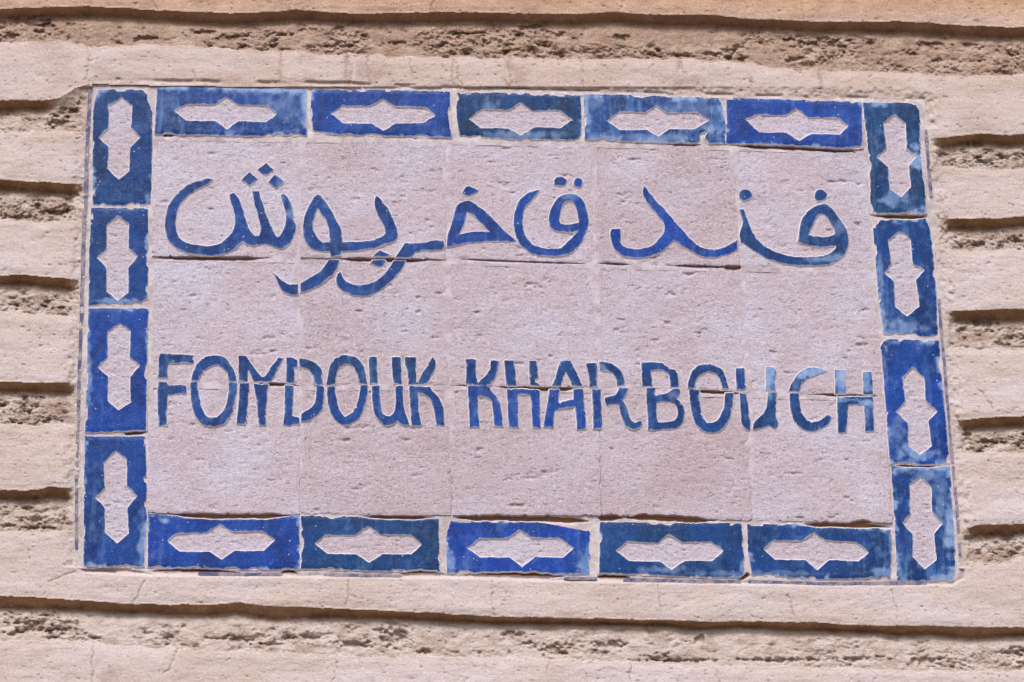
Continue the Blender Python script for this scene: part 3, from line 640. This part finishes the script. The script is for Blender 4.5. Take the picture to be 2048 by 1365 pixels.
LEFT = [(cv([(0,200),(95,201),(118,196),(150,176),(178,168),(186,175),(200,240)]), None, cv([(0,266),(180,264)])),
        (cv([(0,359),(60,363),(120,366),(165,368)]), None, cv([(0,440),(80,447),(165,440)])),
        (cv([(0,550),(50,549),(165,560)]), None, cv([(0,622),(100,632),(165,633)])),
        (cv([(0,763),(150,766)]), None, cv([(0,848),(80,853),(150,848)])),
        (cv([(0,980),(60,980),(100,973),(150,977)]), None, cv([(0,1063),(60,1066),(150,1062)]))]
RIGHT = [(cv([(1850,282),(1870,275),(1900,273),(1960,266),(2020,271),(2048,268)]), None, cv([(1870,336),(2048,341)])),
         (cv([(1870,435),(1990,438),(2048,431)]), None, cv([(1870,496),(1960,503),(2048,498)])),
         (cv([(1890,621),(2048,618)]), None, cv([(1890,697),(2048,699)])),
         (cv([(1905,840),(1960,836),(2048,831)]), None, cv([(1915,908),(2048,903)])),
         (cv([(1935,1055),(1960,1050),(2048,1047)]), None, cv([(1925,1122),(2000,1126),(2048,1112)]))]
FIRST = [(lambda x, k=k: c0(x)-205*k, None, lambda x, k=k: r0(x)-205*k) for k in (6, 5, 4, 3, 2, 1)]+[(c0, None, r0)]
LAST = [(c6, s6, r6)]+[(lambda x, k=k: c6(x)+212*k, None, lambda x, k=k: r6(x)+212*k) for k in (1, 2, 3, 4, 5)]
NF = len(FIRST)
CRACK = [([(243,112),(248,138)],0),([(385,140),(395,165)],1),([(695,115),(703,140),(702,165)],3),([(733,115),(736,140),(740,170)],3.2),([(818,115),(822,140),(826,160)],1.6),
 ([(910,120),(918,155),(930,178)],1.6),([(1010,120),(1020,150),(1022,178)],2.6),([(1160,120),(1172,155)],1.6),([(600,115),(602,132)],1.4),([(1243,0),(1240,22)],1.6),([(1600,0),(1608,38)],1.4),
 ([(302,0),(318,20)],1.6),([(867,0),(862,22)],1.6),([(175,95),(178,130),(172,160)],1.5),
 ([(290,1162),(280,1182),(265,1210)],1.8),([(696,1160),(698,1195),(690,1210)],1.3),([(985,1160),(984,1200),(990,1232)],1.4),([(1318,1170),(1322,1235)],1.3),([(1575,1190),(1592,1240)],1.4),([(1784,1180),(1796,1238)],1.3),
 ([(187,1284),(184,1330),(186,1365)],2.0),([(355,1298),(338,1340),(325,1348)],1.6),([(674,1312),(670,1350),(665,1365)],1.3),([(720,1315),(718,1345)],1.2),([(1095,1322),(1096,1352)],1.2),([(1262,1325),(1260,1365)],1.3),([(1432,1332),(1438,1365)],1.3),
 ([(1955,775),(1972,795),(1988,818)],1.4),([(95,1165),(130,1150),(150,1143)],1.3)]
WBB = 1250
fx = np.arange(-40, 2090, 2.0); fy = np.arange(-40, 1406, 2.0)
gl = -40-np.cumsum(np.linspace(3, 26, 90)); gr = 2088+np.cumsum(np.linspace(3, 26, 90))
gt = -40-np.cumsum(np.linspace(3, 24, 80)); gb = 1404+np.cumsum(np.linspace(3, 22, 80))
xs = np.concatenate([gl[::-1], fx, gr]); ys = np.concatenate([gt[::-1], fy, gb])
X, Y = np.meshgrid(xs, ys)
SO = psdf(OUTL, X, Y)
Hh = np.zeros(X.shape); RG = np.zeros(X.shape); WM = np.zeros(X.shape); SG = np.zeros(X.shape); SHADE = np.zeros(X.shape); ID = np.zeros(X.shape, int)
jag = (fbm(X/38, Y/400, 4, 501)-.5)*7+(fbm(X/9, Y/9, 3, 502)-.5)*4
jag2 = (fbm(X/30, Y/60, 4, 511)-.5)*16+(fbm(X/8, Y/8, 3, 512)-.5)*7
depthv = fbm(X/90, Y/200, 3, 520)
def side(which):
    return FIRST+which+LAST
und = (fbm(X/160, Y/60, 3, 531)-.5)*0.004+(fbm(X/30, Y/18, 3, 532)-.5)*0.0016+(fbm(X/12, Y/4, 2, 533)-.5)*0.0006
pit = fbm(X/26, Y/15, 5, 541, 0.58)
pt2 = fbm(X/9, Y/5, 3, 545, .6)
clump = worley(X/9+fbm(X/10, Y/10, 2, 3)*2, Y/6.5+fbm(X/10, Y/10, 2, 4)*2, 5)
clump2 = worley(X/4.5, Y/3.8, 9)
calm = np.clip(sst(.38, .60, fbm(X/95, Y/40, 3, 551))+.45*((X < 180) | (X > 1850))-.45*sst(1100, 1200, Y), 0, 1)           # where the eroded joint is chunky
for sd_, lst in ((0, side(LEFT)), (1, side(RIGHT))):
    sm = (X < 1024) if sd_ == 0 else (X >= 1024)
    Xs = X[sm]; Ys = Y[sm]
    h = np.full(Xs.shape, 0.0); rg = np.zeros(Xs.shape); sg = np.zeros(Xs.shape); shd = np.zeros(Xs.shape); idz = np.full(Xs.shape, -1)
    prevB = np.full(Xs.shape, -3000.0)
    n = len(lst)
    j1 = jag[sm]; j2 = jag2[sm]; un = und[sm]; pt = pit[sm]; cl = clump[sm]; c2 = clump2[sm]; ca = calm[sm]; dv = depthv[sm]
    for k in range(n+1):
        if k < n:
            Lf, sf, Bf = lst[k]; Lc = Lf(Xs)+j1*0.55; Bc = Bf(Xs)+j2*0.55
        else: Lc = np.full(Xs.shape, 9000.0); Bc = Lc+70
        # plastered course between prevB and Lc
        m = (Ys >= prevB) & (Ys < Lc)
        t = np.clip((Ys-prevB)/np.maximum(Lc-prevB, 1), 0, 1)
        hb = 0.0115+0.0035*t+un-0.0010*sst(14, 0, Lc-Ys)-0.0012*sst(14, 0, Ys-prevB)*(t < .5)
        h[m] = hb[m]; idz[m] = 2*k
        if k < n:
            m = (Ys >= Lc) & (Ys < Bc)
            uw = 15+10*dv                                   # height of the underside in the picture
            if sf is not None: uw = np.maximum(0.72*(sf(Xs)-Lf(Xs))+(dv-.5)*4, 9)
            y1 = Ys-Lc; u = np.clip(y1/uw, 0, 1)
            fade = sst(140, 100, Xs+(Ys-180)*.5) if (Lf is LEFT[0][0]) else 1.0
            deep = (-0.0045-0.004*(dv-.5))*fade+0.009*(1-fade)
            hd = 0.0155*(1-u)+deep*u
            v = np.clip((y1-uw)/np.maximum(Bc-Lc-uw, 1), 0, 1); y2 = np.maximum(y1-uw, 0)
            base = hd+(1-np.exp(-y2/13.0))*(0.0035-deep)+0.0050*v**1.1
            ro = (pt-.5)*0.012*(.35+.75*ca)+(0.45-cl)*0.0038*ca+(0.4-c2)*0.0022*(.2+ca)+(pt2[sm]-.5)*0.007*(.2+.8*ca)
            ro = ro-np.maximum(pt-.60, 0)*0-np.maximum(.34-pt, 0)*0.05*(.4+.6*ca)
            amp = sst(0, .9, u)*(.35+.65*sst(0, 20, y2))*(1-sst(.90, 1.0, v)*.75)
            hr = base+ro*amp*0.9+(c2-.4)*0.0006
            h[m] = hr[m]; rg[m] = 1; idz[m] = 2*k+1; shd[m] = ((1-sst(0, 9, y2))*fade)[m]  # shade tint covers the underside and fades just below it
        prevB = Bc
    Hh[sm] = h; RG[sm] = rg; SHADE[sm] = shd; ID[sm] = idz*2+sd_
# soften plaster to rough change
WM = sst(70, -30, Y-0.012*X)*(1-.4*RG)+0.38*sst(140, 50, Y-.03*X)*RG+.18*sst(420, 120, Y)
for P, wd in CRACK:
    if wd <= 0: continue
    x_ = [p[0] for p in P]; y_ = [p[1] for p in P]
    m = (X > min(x_)-12) & (X < max(x_)+12) & (Y > min(y_)-12) & (Y < max(y_)+12)
    d = ldist(P, X[m]+(fbm(X[m]/9, Y[m]/9, 2, 61)-.5)*9, Y[m])
    Hh[m] -= 0.0016*sst(wd*1.1+.6, 0, d); SG[m] = np.maximum(SG[m], .55*sst(wd+1.2, 0, d))
# stains in the plaster above the frame
for x, y, rx, ry, a in [(740,150,40,30,.5),(1040,150,26,40,.45),(120,140,40,40,.35),(1380,160,90,16,.5),(700,165,60,10,.5),(450,160,60,14,.4),(1362,80,10,40,.6),(400,5,35,30,.5),(215,1350,30,20,.5),(1640,185,120,10,.3),(560,165,120,10,.5)]:
    d = np.hypot((X-x)/rx, (Y-y)/ry)+(fbm(X/16, Y/16, 3, 71)-.5)*1.5
    SG = np.maximum(SG, a*sst(1.3, .2, d))
SG = np.maximum(SG, sst(.55, .80, fbm(X/110, Y/45, 4, 72))*.45*sst(700, 100, Y+(fbm(X/200, Y/200, 2, 5)-.5)*500))
SG = np.maximum(SG, RG*sst(.50, .72, fbm(X/50, Y/22, 4, 73))*(.35+.3*sst(200, 60, Y)))
SG = np.maximum(SG, RG*sst(.48, .62, fbm(X/42, Y/24, 4, 79))*.55*sst(260, 60, Y))
SG = np.maximum(SG, RG*.34*sst(170, 90, Y-.02*X)*(.5+fbm(X/60, Y/25, 3, 75)))
for x, wd in ((690,9),(737,7),(1018,10),(1362,12),(905,6),(1165,6),(560,5),(1500,7),(1640,5)):
    SG = np.maximum(SG, .6*sst(wd*1.6, 0, np.abs(X-x-(fbm(X/30, Y/40, 2, x)-.5)*14))*sst(60, 90, Y)*sst(190, 165, Y)*sst(.3, .6, fbm(X/12, Y/25, 2, x+1)))
HOL = [(70,1253,50,15),(30,1268,22,6),(190,1277,16,5),(480,1279,55,7),(545,1289,20,4),(710,1291,40,8),(790,1273,34,18),(850,1303,12,6),(1030,1270,26,8),
 (1052,1288,14,5),(1105,1301,36,12),(1225,1290,30,8),(1315,1316,26,8),(1402,1278,18,9),(1350,1322,70,4),(1550,1321,80,5),(1720,1318,50,6),(1850,1322,34,9),(2030,1306,22,12),
 (100,62,16,14),(15,76,28,8),(60,45,40,8),(290,78,26,7),(400,68,30,6),(560,70,26,4),(660,94,22,6),(1060,55,30,5),(1240,76,15,6),(1355,112,30,4),(1420,110,20,5),(1650,88,50,10),(1580,120,30,5),
 (1870,92,30,9),(2020,110,10,7),(925,68,40,3),(800,86,30,5),(120,245,26,12),(165,206,8,9),(148,222,14,5),(105,425,30,6),(140,400,9,6),(158,420,6,7),(40,435,34,6),(95,612,10,10),(122,618,7,8),(40,848,14,6),(90,842,14,6),
 (1888,312,16,9),(2000,318,6,10),(1950,290,16,5),(2030,480,18,8),(1960,490,10,6),(1925,660,12,5),(1960,648,40,6),(2040,890,14,9),(1975,885,16,6),(1990,868,6,8),(2018,1078,14,10),(1900,690,9,5),(1935,872,8,8),
 (60,1040,22,8),(130,1042,10,8),(20,1052,14,4),(75,1057,30,4)]
for x, y, rx, ry in HOL:
    m = (np.abs(X-x) < rx*2.2) & (np.abs(Y-y) < ry*2.6)
    d = np.hypot((X[m]-x)/rx, (Y[m]-y)/ry)+(fbm(X[m]/9, Y[m]/6, 3, 77)-.5)*2.2
    Hh[m] -= 0.0062*sst(1.15, .25, d)*RG[m]; SG[m] = np.maximum(SG[m], .5*sst(1.2, .3, d)*RG[m])  # hollows are cut in and coloured darker inside
SG = SG*(1-.65*sst(1150, 1230, Y)*RG*(SG < .46)); RG = RG*(1-.35*sst(1150, 1240, Y))
# the strip of mortar against the frame
lr = (Y > 175) & (Y < 1135)
strip = sst(30, 5, SO+(fbm(X/10, Y/10, 3, 81)-.5)*22)*lr
Hh = Hh*(1-strip)+(0.0100+und+(fbm(X/7, Y/9, 3, 83)-.5)*0.003)*strip; RG = RG*(1-strip*.6); SHADE = SHADE*(1-strip)
# thin groove along the top of the frame, soft shoulder below it
tp = (Y < 240) & (X > 175) & (X < 1850)
gr_ = sst(5.5, 1.0, np.abs(SO-4-(fbm(X/40, Y/40, 2, 87)-.5)*4))*tp
Hh = Hh-gr_*0.0035*sst(.38, .62, fbm(X/45, Y/200, 3, 88)); SG = np.maximum(SG, gr_*.4)
bt = (Y > 1138)
Hh = Hh-0.006*sst(7, -1, SO)*bt
# scattered nicks in the plaster
nk = np.maximum(fbm(X/7, Y/4, 3, 91)-.74, 0)*(1-RG); Hh = Hh-nk*0.012

ys_, xs_ = np.array([682.0]), np.array([1024.0])
wall = root('plastered_brick_wall', (0.0, 0.0, 0.0),
            'rough wall of pale smooth plaster courses with eroded brown joints surrounding the blue tile sign', 'wall'); wall['kind'] = 'thing'
V = unproj(X.ravel(), Y.ravel(), Hh.ravel())
ny, nx = X.shape; gid = np.arange(ny*nx).reshape(ny, nx)
cell_keep = (SO[:-1, :-1] > -4) | (SO[1:, 1:] > -4) | (SO[:-1, 1:] > -4) | (SO[1:, :-1] > -4)
cid = ID[:-1, :-1].copy()
# shared full-width courses: same number either side of the middle
nf = NF
def canon(z):
    k, s = z//2, z % 2
    kk = k//2; odd = k % 2
    last0 = NF+5
    if (odd and kk < NF) or (not odd and kk <= NF) or (odd and kk >= last0) or (not odd and kk >= last0): return k*2
    return z
lut = {z: canon(z) for z in np.unique(cid).tolist()}
cid2 = np.vectorize(lut.get)(cid)
for z in np.unique(cid2).tolist():
    I, J = np.where((cid2 == z) & cell_keep)
    if len(I) < 30: continue
    q = np.stack([gid[I, J], gid[I+1, J], gid[I+1, J+1], gid[I, J+1]], -1)
    u, inv = np.unique(q.ravel(), return_inverse=True)
    odd = (z//2) % 2
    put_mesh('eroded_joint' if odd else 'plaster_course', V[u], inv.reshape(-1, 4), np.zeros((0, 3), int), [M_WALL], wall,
             {'rough': RG.ravel()[u], 'warm': WM.ravel()[u], 'stain_hollow': SG.ravel()[u], 'under_shade': SHADE.ravel()[u]})
for o in list(C.objects):
    if '_o' in o: del o['_o']
